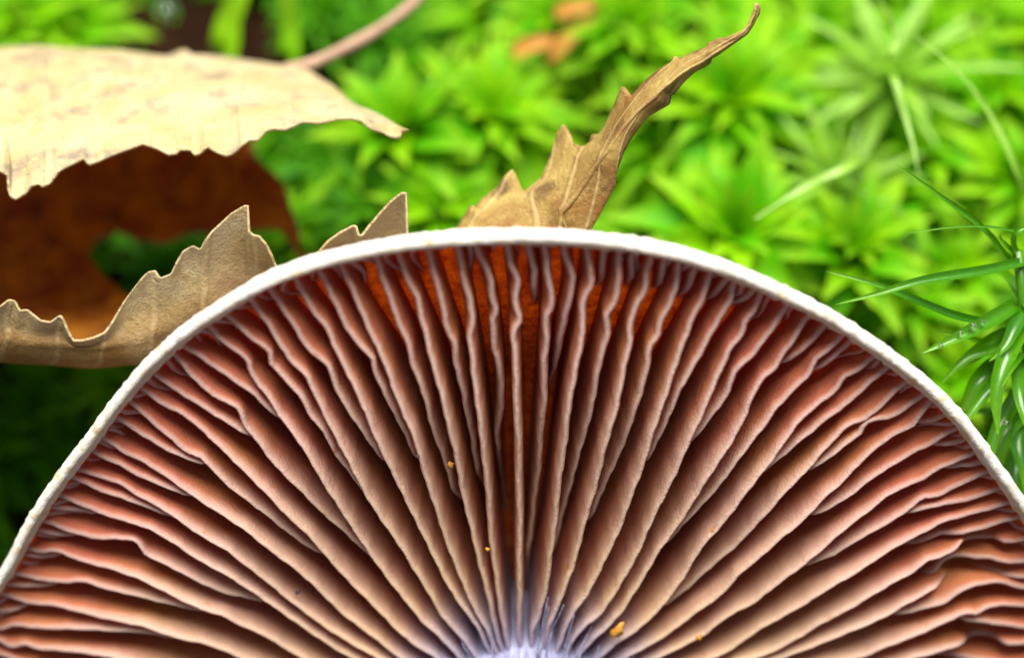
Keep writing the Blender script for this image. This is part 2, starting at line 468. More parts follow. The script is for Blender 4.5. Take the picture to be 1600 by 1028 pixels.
# free edges of the gills that show, read off the photograph from the rim inwards ('F' runs to the stem, 'M' stops short)
G = [
 ('M', "0,984 25,975 58,980 100,982 155,984 217,987 287,998"),
 ('F', "0,1000 17,1012 38,1005 62,1015 100,1017 140,1021 180,1028 300,1062"),
 ('F', "5,925 22,934 45,944 75,945 112,953 162,965 225,978 275,995 318,1005 350,1017 380,1030 460,1064"),
 ('M', "0,957 20,955 40,947"),
 ('M', "8,915 38,916 65,915 90,909"),
 ('M', "15,893 50,903 85,909 107,911 118,908 140,911 162,920 200,927 250,940 300,950 325,955"),
 ('F', "35,855 50,862 65,864 80,860 100,865 120,876 150,883 175,888 217,903 262,926 312,950 350,963 375,978 410,991 467,1026 520,1056"),
 ('M', "28,873 57,872 90,869"),
 ('M', "45,832 60,835 85,836 115,836"),
 ('M', "70,808 85,821 112,832 140,840 162,844 180,842 212,844 219,851 222,862 235,871 262,883 300,903 350,925 400,937 420,942"),
 ('M', "75,787 100,797 125,798 160,803"),
 ('F', "90,773 112,783 140,795 175,807 212,818 237,828 275,851 312,876 350,897 400,928 420,941 475,981 525,1013 550,1028 600,1056"),
 ('M', "107,742 150,764 180,774 212,786 237,797 262,805 277,812"),
 ('M', "92,760 110,764"),
 ('F', "117,729 140,742 162,748 190,757 212,772 250,791 275,809 312,836 355,859 395,893 425,916 450,936 505,978 535,996 587,1026 630,1050"),
 ('M', "137,702 162,716 190,727 217,743 250,757 282,772 305,777"),
 ('F', "150,680 172,692 195,708 220,719 250,739 275,757 300,774 350,806 387,831 412,851 455,883 482,907 512,936 537,961 572,988 600,1008 625,1028 650,1042"),
 ('M', "160,667 180,672"),
 ('M', "172,649 197,664 220,679 250,697 275,709 300,719 325,727"),
 ('M', "200,623 220,643 240,662 262,679 280,697 295,709 312,714 330,732 350,754 372,771 410,800 450,831 487,856 505,867"),
 ('F', "220,604 240,622 262,637 287,648 305,664 325,682 350,705 375,729 400,755 425,780 455,811 475,828 500,858 517,878 550,913 587,951 625,988 650,1008 682,1028"),
 ('M', "240,582 262,602 287,619 312,634 337,649 362,664 400,686"),
 ('M', "270,559 287,572 300,590 320,607 345,625 370,634 379,646 377,661 397,683 417,711 440,738 470,768 500,798 537,828 562,853 582,871"),
 ('M', "290,545 307,553 320,563 342,577 367,596 395,616 425,646 440,658"),
 ('F', "325,511 345,531 370,551 390,563 388,581 400,598 420,621 440,653 462,683 487,721 515,769 542,813 570,853 592,886 612,913 637,941 662,973 685,993"),
 ('M', "357,496 377,516 400,536 425,551 422,568 440,586 460,608 475,628 487,656 507,673 520,703 540,731 575,778"),
 ('F', "397,478 420,508 440,541 455,566 474,581 487,606 500,634 525,683 550,733 575,778 600,818 632,863 667,923 692,966 717,991"),
 ('M', "430,466 455,501 475,538 490,558 512,568 523,602 540,636 560,666 582,696 600,721"),
 ('F', "470,451 487,486 510,513 527,551 545,585 562,623 582,671 600,711 620,755 650,813 675,866 700,913 725,953 745,978"),
 ('M', "507,441 525,478 545,518 565,543 582,558 585,582 598,610 612,636 632,676 650,718"),
 ('F', "537,426 555,461 570,498 582,528 603,573 625,633 650,693 673,771 695,838 720,906 742,953 760,983"),
 ('M', "592,416 605,453 617,488 622,511 637,532 644,567 663,618 677,671 692,711 710,771"),
 ('F', "627,407 635,437 652,465 657,492 667,525 677,573 695,636 710,703 722,765 742,851 760,918 772,978"),
 ('M', "672,405 682,445 692,472 697,510 712,545 711,568 726,618 730,653 740,691 747,741"),
 ('F', "717,395 725,435 735,470 740,507 732,522 739,565 747,640 757,713 765,800 770,871 780,933 787,983"),
 ('M', "747,397 760,415 770,450 767,470 777,487 770,500 772,540 782,585 785,633 782,658 775,676 778,705"),
 ('F', "795,390 797,420 812,435 805,460 805,475 815,502 802,517 805,565 810,696 812,800 812,896 811,985"),
 ('M', "825,390 835,422 835,455"),
 ('M', "852,392 857,430 865,480 850,497 855,530 850,575 850,633 845,683 840,746 832,808 825,863"),
 ('M', "882,395 893,425 897,440 888,475 878,520 866,575"),
 ('F', "917,395 927,442 912,467 910,497 912,522 900,570 888,646 877,733 870,790 862,858 855,911 842,966 832,988"),
 ('M', "967,402 967,442 965,470 947,492 950,520 937,568 927,626 910,691 892,751 877,808 866,853"),
 ('M', "942,398 942,433"), ('M', "987,406 987,436"), ('M', "1035,418 1033,442"), ('M', "1082,431 1073,457"),
 ('F', "1012,421 1010,453 992,483 982,511 986,533 976,575 962,641 945,703 926,777 910,833 892,896 872,948 858,975"),
 ('M', "1060,423 1057,451 1047,476 1032,501 1030,526 1015,541 1012,570 998,624 980,680 958,730 935,780 922,808"),
 ('F', "1107,436 1100,463 1085,491 1072,526 1053,575 1035,636 1015,691 1000,743 985,781 965,833 942,883 918,928 893,963"),
 ('M', "1145,448 1142,473 1120,506 1105,533 1090,561 1075,588 1060,616 1047,646 1030,681 1010,723"),
 ('M', "1135,441 1115,465"),
 ('F', "1187,466 1180,486 1162,506 1160,523 1140,546 1129,574 1113,606 1097,646 1075,696 1055,741 1036,780 1015,823 992,873 965,921 937,961 915,978 900,995"),
 ('M', "1230,478 1215,501 1195,531 1175,558 1150,578 1140,596 1140,612 1120,641 1100,668 1075,696"),
 ('M', "1175,461 1150,475"),
 ('F', "1267,491 1250,516 1235,541 1217,561 1212,577 1190,593 1175,621 1165,648 1142,691 1117,731 1090,772 1057,826 1025,868 1000,911 972,956 945,983 925,1001 912,1016"),
 ('M', "1312,503 1300,511 1270,533 1225,568"),
 ('M', "1312,516 1305,538 1274,562 1267,584 1237,612 1212,638 1195,666 1170,698 1142,733 1120,763 1095,791 1062,823 1037,853"),
 ('M', "1362,529 1350,533 1307,558 1270,581"),
 ('F', "1385,553 1362,563 1340,581 1320,588 1303,614 1272,637 1248,659 1226,688 1200,726 1165,772 1130,818 1095,858 1067,903 1032,951 997,983 965,1003"),
 ('M', "1402,558 1380,581 1355,601 1325,631 1287,658 1272,671 1250,688 1222,714 1182,746"),
 ('M', "1425,576 1397,588"),
 ('M', "1440,583 1417,601 1392,621 1370,643 1350,658 1330,661 1313,677 1288,704 1258,737 1228,766 1200,801 1175,826 1150,853 1112,886 1075,918 1035,948"),
 ('M', "1462,600 1450,608 1425,631 1400,651 1360,657 1350,663 1347,676 1307,706 1260,738"),
 ('F', "1482,615 1450,633 1437,651 1427,666 1402,677 1384,688 1362,706 1339,727 1317,753 1288,779 1257,812 1220,841 1192,868 1155,896 1125,931 1087,958 1050,986 1012,1011 987,1023"),
 ('M', "1500,640 1465,656 1437,664"),
 ('M', "1512,652 1500,661 1475,683 1450,698 1425,708 1400,724 1362,748 1340,766 1305,788 1265,808"),
 ('M', "1535,684 1500,693 1462,697"),
 ('F', "1545,690 1512,713 1492,721 1465,733 1445,748 1425,756 1390,771 1365,793 1340,813 1310,836 1275,866 1245,891 1210,916 1175,943 1140,961 1100,993 1060,1013 1035,1026"),
 ('M', "1560,725 1525,727 1475,732"),
 ('M', "1575,727 1535,743 1500,758 1465,776 1440,778 1415,801 1385,818 1342,841 1305,866 1252,886"),
 ('M', "1592,760 1525,778 1487,786 1450,793 1415,803"),
 ('F', "1605,782 1570,787 1537,798 1500,808 1470,816 1445,831 1412,848 1375,871 1340,893 1300,916 1262,941 1225,961 1187,983 1150,1011 1122,1026"),
 ('M', "1620,810 1575,814 1537,826 1495,836 1485,831,.75 1467,834,.75 1450,843,.7 1417,852,.6"),
 ('F', "1625,842 1600,845 1562,849 1558,838,.45 1530,838,.3 1508,842,.5 1502,848 1495,858 1470,870 1450,873 1430,891 1400,908 1362,931 1325,953 1287,973 1250,996 1200,1021"),
 ('M', "1640,876 1600,878 1562,878 1550,870,.8 1525,871,.75 1500,866,.6 1472,871,.6 1465,893,.8 1425,901,.5"),
 ('F', "1645,908 1600,903 1575,901,.8 1550,889,.5 1510,885,.28 1480,893,.3 1472,905,.75 1467,922 1455,923 1432,936 1407,948 1392,958 1350,978 1312,993 1262,1013 1225,1028"),
 ('M', "1650,930 1600,921 1575,913 1557,908 1512,918 1490,931 1482,941 1450,948 1417,956 1392,960"),
 ('F', "1660,955 1600,948 1570,943 1535,951 1525,962 1517,956 1500,960 1462,978 1425,996 1380,1013 1345,1028"),
 ('M', "1665,985 1600,980 1562,975 1525,970 1500,967"),
 ('F', "1680,1010 1600,1007 1565,1007 1557,993,.5 1525,988,.35 1510,996,.5 1506,1008 1475,1016 1450,1023 1425,1028 1330,1062"),
]

def gill_mesh(r, th, q, seed, hs=1.0):
    """One closed blade following (r, theta), q = height share, thin towards its free edge."""
    n = len(r)
    sm = max(2.0, n * 0.13)
    thb = gsmooth(th, sm)
    x0, y0 = r * np.cos(thb), r * np.sin(thb)
    x1, y1 = r * np.cos(th), r * np.sin(th)
    rho = np.clip(r / RR(th), 0, 1)
    ha, H = hatt(rho), gheight(rho) * q
    vs_ = [0.0, 0.3, 0.55, 0.75, 0.88, 0.96, 1.0]
    tau = [0.034, 0.031, 0.027, 0.023, 0.019, 0.0145, 0.005]
    V, ed, sw = [], [], []
    ph = seed * 1.7
    s = np.r_[0, np.cumsum(np.hypot(np.diff(x1), np.diff(y1)))]
    fine = 0.0022 * np.sin(13 * s + ph) + 0.0022 * np.sin(37 * s + 2 * ph) + 0.0016 * np.sin(71 * s + 3 * ph)
    for side in (1, -1):
        for v, t in (zip(vs_, tau) if side == 1 else zip(vs_[::-1], tau[::-1])):
            w = v ** 1.6
            x = x0 + (x1 - x0) * w
            y = y0 + (y1 - y0) * w
            tx, ty = np.gradient(x), np.gradient(y)
            L = np.hypot(tx, ty) + 1e-9
            nx, ny = -ty / L, tx / L
            taper = np.minimum(1, (0.25 + 0.75 * np.clip(q * 1.5, 0, 1)))
            off = side * t * taper + fine * v
            h = ha - 0.03 + v * (H + 0.03) + 0.004 * v * np.sin(5 * s + ph)
            P = OC + (x + nx * off)[:, None] * E1 + (y + ny * off)[:, None] * E2 + h[:, None] * AX
            V.append(P)
            ed.append(np.full(n, v))
            sw.append(rho)
    V = np.concatenate(V)
    f = grid_faces(2 * len(vs_), n)
    me = mesh_np('gill', V, f)
    a = me.attributes.new('edge', 'FLOAT', 'POINT'); a.data.foreach_set('value', np.concatenate(ed).astype(np.float32))
    a = me.attributes.new('rho', 'FLOAT', 'POINT'); a.data.foreach_set('value', np.concatenate(sw).astype(np.float32))
    return me

mush = link('mushroom', None)
mush.location = OC - AX * 0.0
mush.empty_display_size = 0.3
tag(mush, 'pale mushroom cap tipped on its side showing pinkish brown radiating gills', 'mushroom')
MINV = Matrix.Translation(mush.location).inverted()
def mpart(name, me, mats):
    me.transform(MINV)
    return link(name, me, mush, mats)

rim_th = []
def smooth_path(A, per=0.036):
    r, th, q = A.T
    x, y = r * np.cos(th), r * np.sin(th)
    s = np.r_[0, np.cumsum(np.hypot(np.diff(x), np.diff(y)))]
    n = max(5, int(s[-1] / per))
    t = np.linspace(0, s[-1], n)
    x, y, q = np.interp(t, s, x), np.interp(t, s, y), np.interp(t, s, q)
    x, y, q = gsmooth(x, 0.6), gsmooth(y, 0.6), gsmooth(q, 0.8)
    return np.hypot(x, y), np.unwrap(np.arctan2(y, x)), q

ngill = 0
for gi, (kind, txt) in enumerate(G):
    raw = [tuple(float(c) for c in w.split(',')) for w in txt.split()]
    n = len(raw)
    L = np.r_[0, np.cumsum([math.dist(raw[k][:2], raw[k + 1][:2]) for k in range(n - 1)])]
    u = L / L[-1]
    short = L[-1] < 140
    cth = math.cos(onplane(raw[-1][0], raw[-1][1], 0.0)[1])
    dr = 0.10 + 0.40 * math.exp(-(cth / 0.28) ** 2)
    pts = []
    for k, p in enumerate(raw):
        q = 1.0 if kind == 'F' else ((1 - dr * u[k] ** 1.6) if not short else (0.95 - 0.25 * u[k]))
        if len(p) == 3:
            q *= p[2]
        pts.append((p[0], p[1], q))
    T = trace(pts)
    T = [t for t in T if t[0] < RR(t[1]) - LIP - 0.02] or T[-1:]
    th0 = T[0][1]
    if len(T) > 2:
        th0 = T[0][1] + 0.25 * (T[0][1] - T[2][1])
        th0 = min(max(th0, T[0][1] - 0.02), T[0][1] + 0.02)
    rim_th.append((th0, kind))
    T = [(float(RR(th0)) - LIP + 0.03, th0, T[0][2] * 0.95)] + T
    r_l, th_l, q_l = T[-1]
    if kind == 'F':
        for rr in np.linspace(r_l, RS - 0.05, 5)[1:]:
            T.append((rr, th_l, q_l))
    else:
        rr0 = RR(th0) - LIP
        ext = min(0.6, (0.2 + 0.3 * math.exp(-(cth / 0.3) ** 2)) * (rr0 - r_l) + 0.05)
        dth = (T[-1][1] - T[-3][1]) / max(0.05, T[-3][0] - T[-1][0]) if len(T) > 3 else 0
        for k in (0.25, 0.5, 0.75, 1.0):
            T.append((max(RS, r_l - ext * k), th_l + 0.3 * dth * ext * k, q_l * (1 - 0.97 * k ** 0.8)))
    r, th, q = smooth_path(np.array(T))
    mpart('gill', gill_mesh(r, th, q, gi), [M['gill']])
    ngill += 1

# small gills along the rim between the traced ones, and the gills of the lower half
ths = sorted(t for t, k in rim_th)
def short_gill(th0, ln, q0, seed):
    r1 = float(RR(th0)) - LIP + 0.03
    n = max(6, int(ln / 0.04))
    r = np.linspace(r1, r1 - ln, n)
    th = th0 + 0.012 * np.sin(np.linspace(0, 5, n) + seed) * rng.uniform(0.3, 1)
    q = q0 * (1 - np.linspace(0, 1, n) ** 1.5 * 0.97)
    mpart('gill', gill_mesh(r, th, q, seed), [M['gill']])
for a, b in zip(ths[:-1], ths[1:]):
    g = b - a
    if g > 0.024:
        k = 1 if g < 0.058 else 2
        for j in range(k):
            t = a + g * (j + 1) / (k + 1) + rng.uniform(-.002, .002)
            short_gill(t, rng.uniform(0.10, 0.30), rng.uniform(0.55, 0.85), 300 + ngill)
            ngill += 1
t0, t1 = ths[-1], ths[0] + 2 * math.pi
nlow = 84
for k in range(1, nlow):
    th0 = t0 + (t1 - t0) * k / nlow + rng.uniform(-.004, .004)
    full = k % 3 == 0
    rin = RS - 0.05 if full else (1.2 + rng.uniform(-.2, .5) if k % 3 == 1 else 2.1 + rng.uniform(-.2, .4))
    r1 = float(RR(th0)) - LIP + 0.03
    n = max(8, int((r1 - rin) / 0.06))
    r = np.linspace(r1, rin, n)
    w = sstep(1.5, 2.6, r) * 0.012
    th = th0 + w * np.sin(r * rng.uniform(7, 11) + k)
    u = np.linspace(0, 1, n)
    q = np.ones(n) if full else 1 - 0.97 * u ** 2.2
    mpart('gill', gill_mesh(r, th, q, 500 + k), [M['gill']])
    ngill += 1
print('gills', ngill)

def build_cap():
    nth = 720
    th = np.linspace(0, 2 * math.pi, nth, endpoint=False)
    R = RR(th)
    rows, mats = [], []
    def row(r, h, m):
        rows.append(capw(r, th, np.broadcast_to(h, th.shape))); mats.append(m)
    jag = 0.006 * nrg.standard_normal(nth) + 0.03 * gsmooth(nrg.standard_normal(nth), 4)
    jag2 = 0.006 * nrg.standard_normal(nth) + 0.03 * gsmooth(nrg.standard_normal(nth), 5)
    for rho in np.linspace(0.10, 0.945, 26):
        row(R * rho, hatt(np.full(nth, rho)), 1)
    row(R - LIP - 0.02, -0.13 + 0 * th, 1)
    row(R - LIP + 0.01 + 0.5 * jag, -0.05 + 0 * th, 1)
    row(R - LIP + 0.015 + 0.6 * jag, 0.0 + 0.3 * jag2, 2)
    row(R - LIP + 0.045 + 0.5 * jag2, 0.035 + 0 * th, 2)
    row(R - 0.045, 0.047 + 0.4 * jag, 2)
    row(R - 0.018 + 0.4 * jag, 0.032 + 0 * th, 2)
    row(R + 0.5 * jag2, 0.0 + 0 * th, 2)
    row(R - 0.006 + 0.4 * jag, -0.045 + 0 * th, 2)
    for rho in np.linspace(0.975, 0.04, 22):
        row(R * rho, -0.07 + hout(rho) + 0 * th, 0)
    V = np.concatenate(rows)
    f = grid_faces(len(rows), nth, 0, True)
    mi = [mats[min(i + 1, len(mats) - 1)] for i in range(len(rows) - 1) for _ in range(nth)]
    c = len(V)
    V = np.vstack([V, capw(np.array([0.]), np.array([0.]), np.array([-1.5]))])
    b = (len(rows) - 1) * nth
    for j in range(nth):
        f.append((b + j, b + (j + 1) % nth, c)); mi.append(0)
    me = mesh_np('cap', V, f)
    o = mpart('cap', me, [M['cap'], M['floor'], M['margin']])
    me.polygons.foreach_set('material_index', mi)
    me.update()
build_cap()

def build_stem():
    s = np.linspace(-0.45, 5.6, 40)
    bend = -0.05 * np.clip(s, 0, 9) ** 2
    n = 48
    V = []
    for k, t in enumerate(s):
        rad = RS * (1 + 0.05 * math.sin(t * 1.3)) + 0.10 * math.exp(-((t + 0.3) / 0.35) ** 2) + 0.14 * sstep(4.2, 5.4, t)
        if k == len(s) - 1:
            rad *= 0.55
        c = OC + t * AX + bend[k] * np.array([0, 0, 1.0])
        for j in range(n):
            a = 2 * math.pi * j / n
            rr = rad * (1 + 0.018 * math.sin(9 * a + 2 * t) + 0.012 * math.sin(23 * a))
            V.append(c + rr * (math.cos(a) * E1 + math.sin(a) * E2))
    f = grid_faces(len(s), n, 0, True)
    f.append(tuple(range((len(s) - 1) * n, len(s) * n)))
    mpart('stem', mesh_np('stem', V, f), [M['stem']])
    # fine silky threads where gills meet the stem
    for k in range(18):
        a = rng.choice([rng.uniform(0.3, 1.2), rng.uniform(0.3, math.pi - 0.3)])
        r0 = RS + 0.01
        pts = []
        l = rng.uniform(0.12, 0.36)
        sk = rng.uniform(-0.12, 0.12)
        for t in np.linspace(0, 1, 5):
            pts.append(capw(np.array(r0 + 0.02 + t * l), np.array(a + sk * t), np.array(0.22 - 0.10 * t - 0.08 * math.sin(3.1 * t) * rng.random())))
        mpart('fibre', tube('fibre', pts, [0.004, 0.004, 0.0035, 0.003, 0.002], 5), [M['stem']])
build_stem()

# ------------------------------------------------------------------ crumbs on the gills
def crumb(px, py, size, mat, label, cat, h=0.16, elong=1.0, rot=0.0):
    r, th = onplane(px, py, h)
    c = capw(np.array(r), np.array(th), np.array(h))
    v, f = [], []
    nn, mm = 9, 6
    for i in range(mm):
        ph = math.pi * i / (mm - 1)
        for j in range(nn):
            a = 2 * math.pi * j / nn
            rr = size * (1 + 0.45 * math.sin(3 * a + 2.1 * i + px) * math.sin(ph))
            lx, ly, lz = rr * math.sin(ph) * math.cos(a), rr * math.sin(ph) * math.sin(a) * elong, 0.55 * rr * math.cos(ph)
            x, y = lx * math.cos(rot) - ly * math.sin(rot), lx * math.sin(rot) + ly * math.cos(rot)
            v.append(x * E1 + y * E2 + lz * AX)
    me = mesh_np(cat.replace(' ', '_'), v, grid_faces(mm, nn, 0, True))
    o = link(cat.replace(' ', '_'), me, None, [mat])
    o.location = c
    tag(o, label, cat)
crumb(965, 985, 0.028, M['crumb'], 'orange elongated flake stuck on the gills beside the lilac stem', 'flake', 0.17, 1.9, -0.5)
crumb(762, 858, 0.012, M['crumb'], 'tiny orange speck on the edge of a gill above the stem', 'speck', 0.15)
crumb(705, 727, 0.016, M['crumb'], 'orange speck low between two gills left of the middle', 'speck', 0.04, 1.4)
crumb(653, 713, 0.010, M['dark'], 'tiny dark speck on the edge of a pale gill', 'speck', 0.15)
crumb(465, 924, 0.013, M['dark'], 'tiny dark speck lying on a broad gill face', 'speck', 0.10, 1.5, -0.6)
crumb(1092, 996, 0.016, M['crumb'], 'small pinkish crumb on a gill edge right of the stem', 'speck', 0.17, 1.2)

# ------------------------------------------------------------------ fallen leaves
def catmull(rows, n):
    """rows: (k, m, 3) control rows -> n rows through them."""
    k = len(rows)
    t = np.linspace(0, k - 1, n)
    out = []
    for x in t:
        i = min(int(x), k - 2)
        f = x - i
        p0, p1, p2, p3 = rows[max(i - 1, 0)], rows[i], rows[i + 1], rows[min(i + 2, k - 1)]
        out.append(0.5 * ((2 * p1) + (-p0 + p2) * f + (2 * p0 - 5 * p1 + 4 * p2 - p3) * f * f + (-p0 + 3 * p1 - 3 * p2 + p3) * f ** 3))
    return np.array(out)

def inpoly(x, y, poly):
    c = False
    n = len(poly)
    for i in range(n):
        x1, y1 = poly[i]; x2, y2 = poly[i - 1]
        if (y1 > y) != (y2 > y) and x < (x2 - x1) * (y - y1) / (y2 - y1) + x1:
            c = not c
    return c

def sheet(name, grid, uvs, parent, mats, thick=0.018, drop=None, wob=0.02, brown_shade=None):
    nr, nc = grid.shape[:2]
    V = grid.reshape(-1, 3).copy()
    if wob:
        for i in range(len(V)):
            p = Vector(V[i]) * 2.3
            V[i] += wob * np.array(mnoise.noise_vector(p))
    F = grid_faces(nr, nc)
    if drop is not None:
        F = [q for q in F if not drop(q, nc)]
    me = mesh_np(name, V, F)
    uvl = me.uv_layers.new(name='UVMap')
    U = uvs.reshape(-1, 2)
    idx = np.zeros(len(me.loops), np.int32)
    me.loops.foreach_get('vertex_index', idx)
    uvl.data.foreach_set('uv', U[idx].astype(np.float32).ravel())
    if brown_shade is not None:
        a = me.attributes.new('brown_shade', 'FLOAT', 'POINT'); a.data.foreach_set('value', brown_shade.astype(np.float32).ravel())
    me.transform(Matrix.Translation(parent.location).inverted())
    o = link(name, me, parent, mats)
    so = o.modifiers.new('thickness', 'SOLIDIFY')
    so.thickness = thick
    so.offset = 0
    if len(mats) > 1:
        so.material_offset = 1
        so.material_offset_rim = 0
    return o

def prow(pts, n, xs):
    """row of (px, py, depth) control points interpolated at photo columns xs."""
    P = np.array(sorted(pts), float)
    return np.stack([xs, np.interp(xs, P[:, 0], P[:, 1]), np.interp(xs, P[:, 0], P[:, 2])], 1)

def curled_leaf():
    root = link('curled_leaf', None)
    root.location = at(200, 560, 10.0)
    root.empty_display_size = 0.3
    tag(root, 'large curled cream birch leaf with toothed edges, rust brown inside, left of the mushroom', 'leaf')
    # rows run from the toothed front edge of the upper fold, over the top, down the back and up again into the lower front flap
    n = 300
    u = np.linspace(0, 1, n)
    def R(pts):
        P = np.array(pts, float)
        t = (P[:, 0] - P[0, 0]) / (P[-1, 0] - P[0, 0])
        return np.stack([np.interp(u, t, P[:, k]) for k in range(3)], 1)
    teeth_top = [(-260, 372, 9.5), (-200, 330, 9.5), (-190, 345, 9.5), (-120, 300, 9.45), (-110, 318, 9.45), (-40, 270, 9.4), (0, 268, 9.4), (12, 274, 9.4), (16, 305, 9.38), (26, 310, 9.38), (42, 300, 9.4), (50, 288, 9.4),
                 (62, 285, 9.4), (68, 290, 9.4), (80, 285, 9.4), (92, 268, 9.4), (130, 250, 9.42), (138, 260, 9.42), (150, 256, 9.42), (185, 238, 9.45), (222, 221, 9.45), (246, 228, 9.45),
                 (262, 236, 9.45), (274, 234, 9.45), (280, 228, 9.45), (298, 228, 9.45), (304, 236, 9.45), (312, 234, 9.45), (324, 224, 9.45), (340, 234, 9.45), (355, 241, 9.45), (366, 238, 9.45),
                 (378, 228, 9.46), (390, 220, 9.46), (404, 221, 9.46), (416, 208, 9.48), (430, 204, 9.48), (448, 205, 9.48), (462, 199, 9.5), (476, 192, 9.5), (500, 194, 9.5), (528, 188, 9.52),
                 (548, 187, 9.52), (566, 190, 9.5), (572, 197, 9.5), (580, 202, 9.5), (596, 206, 9.5), (612, 214, 9.5), (622, 212, 9.5)]
    r0 = R(teeth_top)
    r1 = R([(-270, 290, 9.8), (-60, 190, 9.75), (60, 190, 9.72), (180, 182, 9.75), (300, 178, 9.75), (420, 165, 9.8), (500, 170, 9.8), (560, 180, 9.75), (605, 200, 9.6), (623, 208, 9.52)])
    r2 = R([(-280, 190, 10.3), (-60, 112, 10.2), (60, 112, 10.2), (180, 114, 10.2), (300, 120, 10.25), (400, 122, 10.3), (480, 138, 10.2), (540, 165, 10.0), (600, 195, 9.7), (624, 205, 9.54)])
    r3 = R([(-290, 120, 11.0), (-60, 77, 10.9), (60, 78, 10.9), (160, 82, 10.9), (262, 91, 10.95), (280, 80, 10.97), (292, 92, 10.95), (380, 102, 10.9), (470, 114, 10.8), (510, 138, 10.5), (550, 168, 10.2), (605, 198, 9.85), (624, 204, 9.56)])
    r4 = R([(-290, 170, 11.5), (-60, 150, 11.5), (60, 150, 11.5), (200, 160, 11.5), (320, 170, 11.5), (400, 175, 11.4), (440, 200, 11.1), (480, 230, 10.9), (500, 240, 10.8)])
    r5 = R([(-290, 330, 11.5), (-60, 320, 11.4), (60, 320, 11.3), (200, 330, 11.3), (300, 335, 11.2), (380, 330, 11.1), (420, 310, 11.0), (455, 325, 10.9), (472, 345, 10.8)])
    r6 = R([(-290, 470, 10.9), (-60, 460, 10.8), (60, 460, 10.7), (160, 465, 10.7), (230, 455, 10.65), (320, 440, 10.6), (390, 420, 10.55), (440, 405, 10.6), (475, 395, 10.7)])
    r7 = R([(-280, 570, 10.2), (-60, 556, 10.1), (60, 556, 10.0), (150, 552, 9.95), (230, 540, 9.9), (320, 510, 9.9), (400, 470, 9.9), (480, 440, 9.9), (560, 420, 9.9)])
    r8 = R([(-270, 575, 9.65), (-60, 562, 9.55), (60, 566, 9.5), (140, 570, 9.45), (210, 571, 9.45), (300, 556, 9.45), (400, 520, 9.5), (500, 470, 9.55), (620, 430, 9.6)])
    r9 = R([(-260, 540, 9.4), (-60, 530, 9.35), (60, 540, 9.3), (140, 548, 9.3), (220, 540, 9.28), (300, 500, 9.3), (400, 460, 9.35), (500, 425, 9.4), (640, 385, 9.4)])
    flap = [(-260, 480, 9.3), (-150, 470, 9.25), (-140, 490, 9.25), (-60, 475, 9.22), (-50, 490, 9.22), (0, 482, 9.2), (12, 472, 9.2), (22, 474, 9.2), (28, 488, 9.2), (40, 487, 9.2), (52, 497, 9.2), (60, 503, 9.2), (76, 506, 9.2), (92, 497, 9.18), (98, 500, 9.18),
            (106, 520, 9.2), (114, 533, 9.22), (130, 533, 9.22), (150, 528, 9.22), (168, 520, 9.22), (180, 505, 9.2), (200, 470, 9.18), (222, 436, 9.15), (232, 424, 9.15), (242, 422, 9.15), (250, 434, 9.15), (258, 431, 9.15),
            (266, 428, 9.15), (272, 412, 9.13), (282, 392, 9.12), (296, 384, 9.12), (308, 390, 9.12), (314, 378, 9.1), (326, 362, 9.1), (340, 350, 9.1), (358, 335, 9.1), (380, 323, 9.1), (386, 324, 9.1), (386, 345, 9.1), (384, 356, 9.1),
            (396, 366, 9.12), (406, 368, 9.12), (418, 382, 9.13), (426, 402, 9.15), (430, 420, 9.18), (470, 415, 9.25), (496, 398, 9.25), (512, 378, 9.22), (530, 362, 9.2), (548, 350, 9.2), (554, 352, 9.2), (552, 360, 9.2), (560, 366, 9.2), (572, 350, 9.2), (590, 332, 9.2), (610, 315, 9.2), (628, 303, 9.2), (635, 304, 9.2), (628, 322, 9.2), (628, 340, 9.2), (638, 372, 9.25), (650, 400, 9.3)]
    r10 = R(flap)
    rm = 0.5 * (r9 + r10); rm[:, 2] += 0.02
    ctrl = np.array([r0, r1, r2, r3, r4, r5, r6, r7, r8, r9, rm, r10])
    g = catmull(ctrl, 26 * 11 + 1)
    # keep the toothed rows exact
    W = CAMP + g[..., 2:3] * (FW + RT * ((g[..., 0:1] - 800) / FPX) + UP * ((514 - g[..., 1:2]) / FPX))
    nr = len(g)
    uv = np.stack(np.broadcast_arrays(u[None, :] * 3.2, np.linspace(0, 5.5, nr)[:, None]), 2)
    hole = [(138, 400), (150, 378), (190, 372), (250, 378), (300, 372), (345, 366), (390, 352), (440, 364), (460, 400), (470, 440), (400, 470), (300, 480), (215, 482), (185, 460), (155, 430)]
    gi0, gi1 = int(nr * 3.15 / 11), int(nr * 7.2 / 11)
    gf = g.reshape(-1, 3)
    def drop(q, nc):
        i = q[0] // nc
        if not (gi0 < i < gi1):
            return False
        c = gf[list(q)].mean(0)
        if c[0] + 4 * math.sin(c[1] * .06) > np.interp(c[1], [150, 215, 245, 290, 340, 400, 430], [392, 396, 405, 440, 466, 476, 476]):
            return True
        j = 6 * math.sin(c[0] * 0.045) + 2 * math.sin(c[0] * 0.11)
        return inpoly(c[0], c[1] + j, hole)
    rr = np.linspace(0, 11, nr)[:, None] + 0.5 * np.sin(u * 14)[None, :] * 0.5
    st = sstep(6.0, 7.5, rr) * (1 - 0.62 * sstep(9.2, 10.8, rr))  # brown leaf tone, with shade of the downturned belly painted in
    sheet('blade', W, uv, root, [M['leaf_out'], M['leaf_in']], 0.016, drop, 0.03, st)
    # leaf stalk
    sp = [at(440, 113, 10.75), at(480, 104, 10.85), at(520, 86, 10.95), at(560, 66, 11.0), at(600, 42, 11.05), at(635, 16, 11.1), at(665, -14, 11.15), at(700, -60, 11.2)]
    sp = resample(sp, 20)
